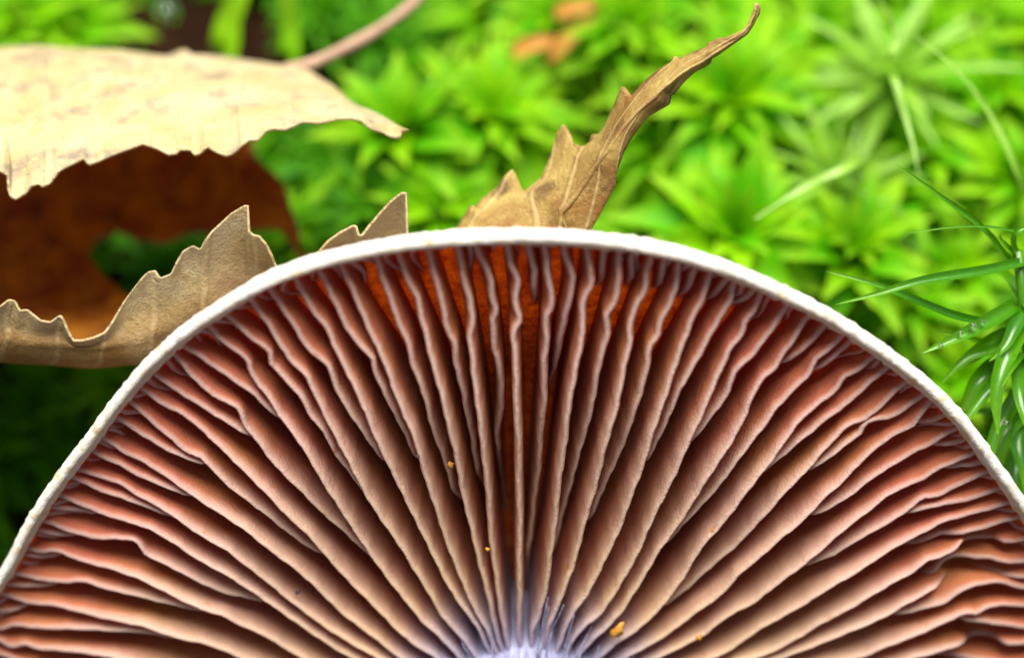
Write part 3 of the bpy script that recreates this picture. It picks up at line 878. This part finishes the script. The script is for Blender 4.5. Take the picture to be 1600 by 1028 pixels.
    me = tube('stalk', sp, np.linspace(0.045, 0.036, 20) + 0.004 * np.sin(np.arange(20)), 10)
    me.transform(Matrix.Translation(root.location).inverted())
    link('stalk', me, root, [M['petiole']])
    # bulging midrib under the upper fold
    return root
curled_leaf()

def tip_leaf():
    root = link('withered_leaf', None)
    root.location = at(800, 430, 9.5)
    root.empty_display_size = 0.3
    tag(root, 'narrow brown withered leaf tip with thorny teeth rising behind the white cap rim', 'leaf')
    left = [(640, 470), (680, 410), (713, 360), (725, 342), (737, 322), (742, 328), (752, 314), (776, 296), (790, 276), (801, 266), (802, 276), (796, 296), (800, 312), (811, 308), (830, 294), (846, 280), (856, 258), (866, 230), (872, 208), (881, 195), (885, 200), (882, 214), (893, 230),
            (902, 234), (912, 233), (924, 222), (928, 210), (934, 213), (943, 204), (951, 188), (959, 171), (966, 150), (972, 136), (977, 140), (976, 155), (985, 153), (1000, 136), (1012, 124), (1030, 110), (1048, 100), (1056, 90), (1058, 97), (1075, 90), (1097, 80),
            (1106, 76), (1107, 70), (1127, 60), (1132, 62), (1148, 54), (1163, 46), (1174, 36), (1180, 24), (1181, 12), (1183, 6)]
    right = [(960, 470), (930, 400), (917, 363), (925, 354), (934, 340), (950, 310), (961, 289), (962, 272), (966, 258), (974, 238), (987, 214), (1000, 196), (1014, 179), (1030, 170), (1044, 162), (1046, 150), (1052, 146), (1066, 130), (1084, 114), (1100, 106), (1110, 100), (1112, 92), (1122, 86),
             (1145, 68), (1167, 52), (1178, 38), (1186, 22), (1187, 12), (1183, 6)]
    n, m = 260, 17
    def rs(P, t):
        P = np.array(P, float)
        d = np.r_[0, np.cumsum(np.sqrt((np.diff(P, axis=0) ** 2).sum(1)))]
        return np.stack([np.interp(t * d[-1], d, P[:, k]) for k in range(2)], 1)
    # parametrise both margins by their progress up the leaf so that cross rows stay level
    ax0, ax1 = np.array([800., 470.]), np.array([1183., 6.])
    dirv = (ax1 - ax0) / np.linalg.norm(ax1 - ax0)
    t = np.linspace(0, 1, n)
    Lp, Rp = rs(left, t), rs(right, t)
    ql = np.maximum.accumulate(gsmooth((Lp - ax0) @ dirv, 12))
    qr = np.maximum.accumulate((Rp - ax0) @ dirv)
    rt = np.interp(ql, qr + np.arange(n) * 1e-6, t)
    Rp = rs(right, rt)
    body = [(650, 470), (720, 372), (748, 340), (800, 320), (850, 292), (897, 240), (932, 222), (964, 184), (986, 162), (1012, 136), (1060, 105), (1110, 83), (1166, 52), (1181, 16), (1183, 6)]
    Bp = rs(body, t)
    qb = np.maximum.accumulate((Bp - ax0) @ dirv)
    Bp = rs(body, np.interp(ql, qb + np.arange(n) * 1e-6, t))
    g = np.zeros((n, m, 3))
    for j in range(m):
        w = j / (m - 1)
        xy = Lp + (Bp - Lp) * (w / 0.25) if w < 0.25 else Bp + (Rp - Bp) * ((w - 0.25) / 0.75)
        s = t
        dep = 9.42 - 0.35 * s + 0.16 * (1 - s) * math.cos(w * math.pi) * 1.0 + 0.20 * (1 - 0.7 * s) * (abs(w - 0.62) / 0.62) ** 1.2 - 0.06 * np.sin(9 * s + 3 * w)
        g[:, j, :2] = xy
        g[:, j, 2] = dep
    W = CAMP + g[..., 2:3] * (FW + RT * ((g[..., 0:1] - 800) / FPX) + UP * ((514 - g[..., 1:2]) / FPX))
    uv = np.stack(np.broadcast_arrays(np.linspace(0, 1.4, m)[None, :], t[:, None] * 3.0), 2)
    sheet('blade', W, uv, root, [M['leaf_tan']], 0.02, None, 0.012)
    c = int(m * 0.6)
    mid = W[10:-12:6, c]
    nrm = -FW
    me = tube('midrib', mid - 0.012 * FW, np.linspace(0.022, 0.007, len(mid)), 8)
    me.transform(Matrix.Translation(root.location).inverted())
    link('midrib', me, root, [M['leaf_tan']])
tip_leaf()

# ------------------------------------------------------------------ moss
def leaf_mesh(name, width, fold, curve, seg=7, point=1.5, nw=3):
    """Lance-shaped leaf, length 1 along +Y, folded along its middle, curving along its length."""
    v, f, al = [], [], []
    for i in range(seg + 1):
        t = i / seg
        w = width * (math.sin(math.pi * min(1, 0.10 + 0.90 * t) ** 0.75)) ** 0.9 * (1 - 0.25 * t)
        if i == seg:
            w = width * 0.02
        y = t * math.cos(curve * t * 0.5)
        z = -curve * 0.5 * t * t
        for j in range(-nw + 1, nw):
            s = j / (nw - 1)
            v.append((w * 0.5 * s, y, z + fold * w * abs(s) ** 1.5 * 0.5))
            al.append(t)
    k = 2 * nw - 1
    f = grid_faces(seg + 1, k)
    me = mesh_np(name, v, f)
    a = me.attributes.new('along', 'FLOAT', 'POINT')
    a.data.foreach_set('value', np.array(al, np.float32))
    return me

LEAFS = {}
for mk in ('moss', 'moss_dark', 'pale'):
    for kind, (w, fo, cu) in {'broad': (0.40, 0.5, 0.5), 'mid': (0.34, 0.6, 0.65), 'slim': (0.16, 0.6, 0.45)}.items():
        me = leaf_mesh('moss_leaf', w, fo, cu)
        me.materials.append(M[mk])
        LEAFS[mk, kind] = me

def frame(axis, spin):
    z = Vector(axis).normalized()
    q = z.to_track_quat('Z', 'Y')
    return q.to_matrix().to_4x4() @ Matrix.Rotation(spin, 4, 'Z')

STALK = tube('stalk', [(0, 0, -1.3), (0.02, 0.01, -0.6), (0, 0, 0.02)], [0.035, 0.03, 0.025], 7)
STALK.materials.append(M['mstem'])

def shoot(px, py, rad, label, group=None, mk='moss', kind='mid', n=(11, 11, 9), lift=0.75, tilt=None, low=8, depth=None, name='moss_shoot'):
    """One moss shoot: a stalk with whorls of leaves opening into a star; rad = star radius in cm."""
    rad *= 1.25 if mk == 'moss' else 1.1
    P = hit(px, py, lift) if depth is None else at(px, py, depth)
    ax = gnormal(P[0], P[1]) * 0.55 + Vector((0, 0, 0.6)) + Vector((-0, -0.25, 0)) + Vector((rng.uniform(-.25, .25), rng.uniform(-.2, .2), 0))
    if tilt is not None:
        ax = ax + Vector(tilt)
    Mt = Matrix.Translation(Vector(P)) @ frame(ax, rng.uniform(0, 6.28))
    root = link(name, None)
    root.matrix_world = Mt
    root.empty_display_size = 0.1
    tag(root, label, 'moss', group)
    link('stalk', STALK, root)
    def put(el, az, ln, z, kd):
        o = link('leaf', LEAFS[mk, kd], root)
        m = Matrix.Translation((0, 0, z)) @ Matrix.Rotation(az, 4, 'Z') @ Matrix.Rotation(el, 4, 'X') @ Matrix.Rotation(rng.uniform(-.35, .35), 4, 'Y')
        m = m @ Matrix.Diagonal((ln * rng.uniform(.85, 1.15), ln, ln, 1))
        o.matrix_local = m
    g = 2.39996
    k = 0
    for ring, cnt in enumerate(n):
        el = (0.20, 0.62, 1.05)[ring]
        ln = rad * (1.0, 0.85, 0.62)[ring]
        for j in range(cnt):
            az = 2 * math.pi * j / cnt + ring * 0.3 + rng.uniform(-.14, .14)
            put(el + rng.uniform(-.18, .18), az, ln * rng.uniform(.8, 1.12), 0.02 * ring - 0.03, kind)
    for j in range(low):
        put(rng.uniform(-.5, .25), j * g + rng.uniform(-.3, .3), rad * rng.uniform(.6, .95), -0.18 - 0.09 * j, kind)
    return root

S = shoot
S(1150, 372, 0.66, 'bright lime moss star with broad leaves directly behind the right part of the cap rim', kind='broad', lift=1.0)
S(770, 190, 0.66, 'large lime moss star between the curled leaf and the withered leaf tip', kind='mid', lift=0.9, n=(14, 13, 10))
S(625, 210, 0.58, 'lime moss star with a pale pointed leaf beside the stalk of the curled leaf', kind='broad', lift=0.85)
S(1140, 165, 0.72, 'wide lime moss star right of the withered leaf tip', kind='mid', lift=0.8, n=(12, 12, 9))
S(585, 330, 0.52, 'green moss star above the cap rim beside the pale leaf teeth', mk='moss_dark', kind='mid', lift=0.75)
S(690, 330, 0.50, 'green moss star below the large lime star, touching the cap rim', kind='mid', lift=0.7)
S(1330, 395, 0.56, 'light green moss star behind the wet narrow blades', kind='broad', lift=0.95)
S(980, 60, 0.62, 'lime moss star behind the tip of the withered leaf', kind='broad', lift=0.7)
S(870, 45, 0.60, 'lime moss star with orange dead leaves hanging beneath it', kind='mid', lift=0.7)
S(455, 375, 0.40, 'small green moss star seen through the hole of the curled leaf', kind='mid', lift=0.6)
S(190, 600, 0.36, 'small green moss star under the curled leaf at the cap rim', kind='mid', lift=0.5)
S(1395, 125, 0.80, 'pale moss star with long slender drooping leaves', mk='pale', kind='slim', lift=1.1, n=(10, 8, 5))
S(1300, 290, 0.68, 'pale slender-leaved moss star above the light green star', mk='pale', kind='slim', lift=1.0, n=(9, 7, 4))
S(100, 45, 0.55, 'green moss star behind the upper edge of the curled leaf', kind='mid', lift=0.5)
S(120, 78, 0.30, 'small lime moss star peeping over the curled leaf', kind='mid', lift=0.5)
grp = 'moss stars packed behind the mushroom'
BR, DK = 'moss', 'moss_dark'
spots = [(1280, 60, .6, BR, 'broad', 'broad-leaved lime moss star left of the pale drooping star'),
         (1480, 330, .55, BR, 'mid', 'yellow-green moss star crossed by the thin tip of a haircap blade'),
         (1560, 150, .6, BR, 'mid', 'lime moss star behind the long thin arching blade'),
         (1540, 40, .55, BR, 'mid', 'lime moss star above the long thin arching blade'),
         (1250, 210, .55, BR, 'mid', 'lime moss star above the straight pale leaning blade'),
         (1440, 240, .5, BR, 'mid', 'lime moss star beside the tip of the pale hanging blade'),
         (1490, 430, .5, BR, 'broad', 'broad-leaved lime moss star under the crossing haircap blades'),
         (1420, 470, .45, BR, 'mid', 'lime moss star between two crossing haircap blades and the cap rim'),
         (1030, 240, .5, BR, 'mid', 'lime moss star touching the lower right margin of the withered leaf tip'),
         (1050, 130, .5, BR, 'mid', 'lime moss star behind the middle of the withered leaf tip'),
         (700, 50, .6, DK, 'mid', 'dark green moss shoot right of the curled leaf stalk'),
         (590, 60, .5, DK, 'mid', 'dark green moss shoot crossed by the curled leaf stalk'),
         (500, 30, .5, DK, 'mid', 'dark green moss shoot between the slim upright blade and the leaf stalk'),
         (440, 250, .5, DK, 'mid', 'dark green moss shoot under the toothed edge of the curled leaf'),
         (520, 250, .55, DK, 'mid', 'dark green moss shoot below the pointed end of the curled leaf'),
         (30, 40, .5, BR, 'mid', None), (860, 330, .5, BR, 'mid', 'lime moss star behind the base of the withered leaf tip'),
         (880, 130, .5, BR, 'mid', 'lime moss star beneath the orange dead leaf scraps'),
         (1250, 440, .45, BR, 'mid', 'small lime moss star just over the cap rim below the broad bright star'),
         (1390, 310, .5, BR, 'mid', 'lime moss star beside the small dark gap in the moss'),
         (1590, 280, .5, BR, 'mid', 'lime moss star beside the lower end of the long thin arching blade'),
         (1200, 100, .5, BR, 'broad', 'broad-leaved lime moss star beyond the very tip of the withered leaf'),
         (1350, 20, .5, BR, 'mid', 'lime moss star behind the pale bent blade'), (1090, 30, .6, BR, 'mid', 'lime moss star above the thin end of the withered leaf'),
         (770, 30, .5, BR, 'mid', 'lime moss star left of the orange dead leaf scraps'), (640, 130, .4, DK, 'mid', 'small dark green moss shoot between the leaf stalk and the large lime star'),
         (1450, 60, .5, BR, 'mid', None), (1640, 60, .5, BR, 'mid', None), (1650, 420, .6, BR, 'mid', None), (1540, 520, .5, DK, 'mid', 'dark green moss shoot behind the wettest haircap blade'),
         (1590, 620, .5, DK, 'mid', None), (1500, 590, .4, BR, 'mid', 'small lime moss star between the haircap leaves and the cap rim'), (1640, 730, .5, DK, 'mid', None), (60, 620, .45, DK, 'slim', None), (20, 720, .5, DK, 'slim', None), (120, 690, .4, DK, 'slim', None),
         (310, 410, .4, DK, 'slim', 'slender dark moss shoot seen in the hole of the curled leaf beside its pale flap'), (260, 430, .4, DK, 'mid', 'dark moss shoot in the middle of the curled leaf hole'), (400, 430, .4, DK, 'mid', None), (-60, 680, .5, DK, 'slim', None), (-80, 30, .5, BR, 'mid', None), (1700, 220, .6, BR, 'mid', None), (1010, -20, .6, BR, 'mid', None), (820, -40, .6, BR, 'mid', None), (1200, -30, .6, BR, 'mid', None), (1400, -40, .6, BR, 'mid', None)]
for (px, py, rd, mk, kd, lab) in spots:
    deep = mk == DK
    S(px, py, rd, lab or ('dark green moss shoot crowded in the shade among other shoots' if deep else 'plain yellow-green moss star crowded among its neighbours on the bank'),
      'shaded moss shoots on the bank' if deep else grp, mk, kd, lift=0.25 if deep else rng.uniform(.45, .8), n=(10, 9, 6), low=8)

# moss carpet: uncountable leaves below and around the shoots
def carpet():
    N = 15000
    seg = 4
    base = leaf_mesh('tmp', 0.28, 0.6, 0.6, seg, nw=2)
    bv = np.array([v.co[:] for v in base.vertices]); al = np.array([d.value for d in base.attributes['along'].data])
    bf = np.array([p.vertices[:] for p in base.polygons])
    bpy.data.meshes.remove(base)
    V, F, A, Rn = [], [], [], []
    k = 0
    cnt = 0
    gaps = [(hit(px, py, 0.25), r) for px, py, r in ((290, 45, .62), (410, 60, .40), (560, 125, .30), (730, 95, .25), (1372, 258, .28), (1255, 128, .2), (1040, 150, .2), (500, 60, .3), (1460, 160, .2))]
    while cnt < N:
        x = nrg.uniform(-6.5, 6.5); y = nrg.uniform(-2.5, 8.5)
        if y < 1.3 and math.hypot(x, 0.0) < 3.3:
            if y > -1.2:
                continue
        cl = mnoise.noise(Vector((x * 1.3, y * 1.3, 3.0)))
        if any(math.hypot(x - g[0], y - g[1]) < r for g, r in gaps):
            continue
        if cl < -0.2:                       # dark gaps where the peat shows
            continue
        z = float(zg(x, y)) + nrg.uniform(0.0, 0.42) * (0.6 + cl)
        ln = nrg.uniform(0.22, 0.5)
        d = gnormal(x, y)
        el = nrg.uniform(-0.1, 1.15)
        m = Matrix.Translation((x, y, z)) @ frame(d, nrg.uniform(0, 6.28)) @ Matrix.Rotation(el, 4, 'X') @ Matrix.Rotation(nrg.uniform(-.5, .5), 4, 'Y') @ Matrix.Scale(ln, 4)
        mm = np.array(m)
        V.append(bv @ mm[:3, :3].T + mm[:3, 3])
        F.append(bf + k)
        A.append(al)
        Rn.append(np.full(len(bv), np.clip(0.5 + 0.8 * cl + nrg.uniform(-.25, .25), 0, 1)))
        k += len(bv); cnt += 1
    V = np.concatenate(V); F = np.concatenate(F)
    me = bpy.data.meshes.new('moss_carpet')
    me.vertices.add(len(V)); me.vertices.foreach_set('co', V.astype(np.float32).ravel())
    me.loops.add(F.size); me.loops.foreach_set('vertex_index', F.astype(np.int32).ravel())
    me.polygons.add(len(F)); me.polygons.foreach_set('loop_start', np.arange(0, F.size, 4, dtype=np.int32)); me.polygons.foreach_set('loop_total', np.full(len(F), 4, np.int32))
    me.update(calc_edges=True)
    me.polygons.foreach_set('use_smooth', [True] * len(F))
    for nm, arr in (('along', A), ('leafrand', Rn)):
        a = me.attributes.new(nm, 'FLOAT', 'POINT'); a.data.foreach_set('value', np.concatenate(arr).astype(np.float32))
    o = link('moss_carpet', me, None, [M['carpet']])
    o['kind'] = 'stuff'
    tag(o, 'low green moss leaves carpeting the peaty bank between the stars', 'moss')
carpet()

# ------------------------------------------------------------------ single blades traced by their spine
def blade_mesh(name, pts, width, matk, fold=0.35, face=None, prof=None):
    P = resample(catmull(np.array([np.asarray(p, float)[None] for p in pts]), 24)[:, 0], 22)
    T = np.gradient(P, axis=0); T /= np.linalg.norm(T, axis=1)[:, None]
    face = np.array(face if face is not None else (-FW + np.array([0, 0, 0.8])), float)
    v, al = [], []
    for i, (p, t) in enumerate(zip(P, T)):
        s = i / 21
        w = width * (prof(s) if prof else (math.sin(math.pi * min(1, 0.22 + 0.78 * s) ** 0.8) ** 0.7 if s < 0.999 else 0.02))
        a = np.cross(t, face); a /= np.linalg.norm(a)
        nn = np.cross(a, t)
        for j in (-1, -.5, 0, .5, 1):
            v.append(p + a * w * 0.5 * j + nn * fold * w * 0.5 * abs(j) ** 1.4)
            al.append(s)
    me = mesh_np(name, v, grid_faces(22, 5))
    a = me.attributes.new('along', 'FLOAT', 'POINT'); a.data.foreach_set('value', np.array(al, np.float32))
    me.materials.append(M[matk])
    return me

def haircap():
    root = link('haircap_moss', None)
    base = at(1600, 760, 10.2)
    base[2] = float(zg(base[0], base[1])) - 0.05
    root.location = base
    tag(root, 'wet dark green haircap moss with long narrow crossing blades right of the cap', 'moss')
    inv = Matrix.Translation(root.location).inverted()
    def add(nm, me):
        me.transform(inv); return link(nm, me, root)
    top = at(1590, 392, 9.45)
    sp = resample([base, at(1612, 700, 9.9), at(1606, 560, 9.6), at(1598, 460, 9.5), top], 16)
    me = tube('stalk', sp, np.linspace(0.05, 0.03, 16), 8); me.materials.append(M['wet']); add('stalk', me)
    A = lambda *p: [at(x, y, d) for x, y, d in p]
    for pts, w in [
        (A((1600, 410, 9.45), (1540, 424, 9.3), (1440, 440, 9.2), (1370, 460, 9.15), (1305, 476, 9.1)), 0.085),
        (A((1545, 506, 9.5), (1490, 494, 9.4), (1430, 470, 9.35), (1370, 446, 9.3), (1290, 424, 9.3)), 0.07),
        (A((1585, 478, 9.5), (1550, 500, 9.35), (1500, 526, 9.25), (1440, 552, 9.2)), 0.125),
        (A((1575, 405, 9.5), (1535, 358, 9.4), (1480, 316, 9.3), (1400, 257, 9.2)), 0.055),
        (A((1660, 380, 9.5), (1590, 362, 9.4), (1510, 354, 9.35), (1410, 366, 9.3)), 0.025),
        (A((1600, 560, 9.6), (1560, 590, 9.45), (1520, 640, 9.4), (1490, 690, 9.4)), 0.11),
        (A((1600, 600, 9.65), (1575, 640, 9.5), (1550, 690, 9.45), (1545, 750, 9.45)), 0.13),
        (A((1602, 520, 9.6), (1560, 545, 9.45), (1510, 560, 9.4), (1470, 600, 9.4)), 0.10),
        (A((1600, 500, 9.5), (1570, 560, 9.35), (1555, 620, 9.3), (1560, 680, 9.3)), 0.15),
        (A((1600, 470, 9.5), (1640, 520, 9.4), (1650, 580, 9.3), (1640, 650, 9.3)), 0.12),
        (A((1598, 440, 9.5), (1640, 420, 9.4), (1690, 420, 9.3), (1740, 440, 9.3)), 0.10),
        (A((1590, 400, 9.45), (1582, 380, 9.4), (1590, 362, 9.35), (1620, 352, 9.35)), 0.05),
        (A((1588, 398, 9.45), (1572, 384, 9.4), (1562, 372, 9.38), (1566, 360, 9.36)), 0.04),
        (A((1605, 640, 9.7), (1590, 690, 9.55), (1600, 740, 9.5), (1610, 800, 9.5)), 0.14),
        (A((1600, 560, 9.6), (1590, 600, 9.4), (1600, 650, 9.3), (1620, 700, 9.3)), 0.13),
        (A((1602, 540, 9.6), (1570, 530, 9.5), (1530, 550, 9.45), (1480, 585, 9.5)), 0.16),
        (A((1602, 580, 9.6), (1565, 570, 9.55), (1525, 600, 9.5), (1500, 650, 9.55)), 0.17),
        (A((1604, 480, 9.5), (1585, 510, 9.4), (1570, 540, 9.35), (1545, 565, 9.35)), 0.12),
        (A((1606, 650, 9.7), (1580, 660, 9.6), (1560, 700, 9.55), (1560, 750, 9.6)), 0.16),
        (A((1606, 690, 9.8), (1590, 720, 9.7), (1585, 760, 9.65), (1590, 800, 9.65)), 0.15),
    ]:
        add('blade', blade_mesh('blade', pts, w * 0.72, 'wet', 0.7))
    for k in range(34):
        t = rng.uniform(0.12, 0.97)
        p = np.array([np.interp(t * 15, np.arange(16), sp[:, c]) for c in range(3)])
        az = rng.uniform(0, 6.28)
        out = np.array([math.cos(az), math.sin(az) * 0.9 - 0.25, rng.uniform(0.1, 0.75)])
        out /= np.linalg.norm(out)
        ln = rng.uniform(0.35, 0.75)
        droop = np.array([0, 0, -rng.uniform(0.05, 0.3)])
        pts = [p + out * ln * f + droop * f * f for f in (0, 0.35, 0.7, 1.0)]
        add('blade', blade_mesh('blade', pts, rng.uniform(0.035, 0.07), 'wet', 0.7))
haircap()

def drop(p, r, label, group='dew drops on the wet moss'):
    v = []
    for i in range(9):
        ph = math.pi * i / 8
        for j in range(14):
            a = 2 * math.pi * j / 14
            v.append((r * math.sin(ph) * math.cos(a), r * math.sin(ph) * math.sin(a) * 0.95, r * (0.85 if i < 4 else 0.7) * math.cos(ph)))
    o = link('water_drop', mesh_np('water_drop', v, grid_faces(9, 14, 0, True)), None, [M['water']])
    o.location = p
    tag(o, label, 'water drop', group)
for px, py, r, d in [(1520, 509, .022, 9.24), (1535, 503, .018, 9.27), (1470, 540, .016, 9.2), (1572, 660, .018, 9.3), (1500, 520, .016, 9.22)]:
    drop(at(px, py, d), r, 'tiny clear dew drop on a wet blade of the haircap moss')
drop(at(262, 22, 12.2), 0.10, 'large water drop shining in the dark gap behind the curled leaf', None)

# taller green blades at the back and pale long leaves on the right
def grass(name, pts, w, matk, label, fold=0.35, prof=None):
    base = np.array(pts[0], float)
    me = blade_mesh(name, pts, w, matk, fold, prof=prof)
    me.transform(Matrix.Translation(Vector(base)).inverted())
    o = link(name, me, None)
    o.location = base
    tag(o, label, 'grass blade')
def rooted(px, py, lift=0.0):
    return hit(px, py, lift)
grass('grass_blade', [rooted(352, 130, -.05), at(352, 90, 12.0), at(358, 40, 11.9), at(378, -10, 11.8), at(400, -60, 11.7)], 0.22, 'moss', 'broad upright green blade rising behind the curled leaf beside the dark gap', 0.3, lambda s: 0.45 + 0.55 * math.sin(math.pi * s) if s < .999 else .05)
grass('grass_blade', [rooted(452, 140, -.05), at(452, 100, 11.9), at(455, 50, 11.8), at(450, 0, 11.7), at(440, -60, 11.6)], 0.17, 'moss', 'slim upright green blade behind the stalk of the curled leaf', 0.3, lambda s: 0.5 + 0.4 * math.sin(math.pi * s) if s < .999 else .05)
grass('grass_blade', [rooted(1650, 470, -.05), at(1600, 300, 10.4), at(1550, 185, 10.3), at(1490, 105, 10.2), at(1420, 50, 10.2)], 0.06, 'pale', 'long thin arching blade at the right above the haircap moss', 0.3)
grass('grass_blade', [rooted(1340, 235, -.1), at(1330, 258, 10.5), at(1270, 285, 10.4), at(1225, 312, 10.35), at(1180, 342, 10.3)], 0.10, 'pale', 'straight pale blade leaning over the bright moss star', 0.2, lambda s: 0.35 + 0.65 * math.sin(math.pi * min(1, s * 1.1)) if s < .95 else .1)
grass('grass_blade', [rooted(1385, 150, -.1), at(1385, 100, 10.7), at(1405, 60, 10.6), at(1385, 20, 10.5), at(1360, -30, 10.4)], 0.09, 'pale', 'pale bent blade rising from the slender-leaved moss star', 0.3)
grass('grass_blade', [rooted(1385, 120, -.1), at(1395, 120, 10.6), at(1410, 170, 10.45), at(1425, 220, 10.35), at(1436, 275, 10.3)], 0.10, 'pale', 'pale hanging blade below the slender-leaved moss star', 0.3)

for px, py, d, ang, ln, lab in [(838, 72, 11.9, 0.3, .17, 'short orange-brown dead moss leaf hanging by the withered tip'), (893, 60, 11.9, 0.7, .22, 'orange dead leaf scrap below the lime star behind the withered tip'), (905, 15, 12.0, 0.2, .17, 'orange-brown scrap near the upper lime star')]:
    u = RT * math.cos(ang) + UP * math.sin(ang)
    p = at(px, py, d)
    me = blade_mesh('leaf_scrap', [p - u * ln, p - u * ln * .3 - FW * .05, p + u * ln * .3 - FW * .05, p + u * ln], 0.13, 'litter', 0.4)
    me.transform(Matrix.Translation(Vector(p)).inverted())
    o = link('leaf_scrap', me, None)
    o.location = p
    tag(o, lab, 'leaf scrap')
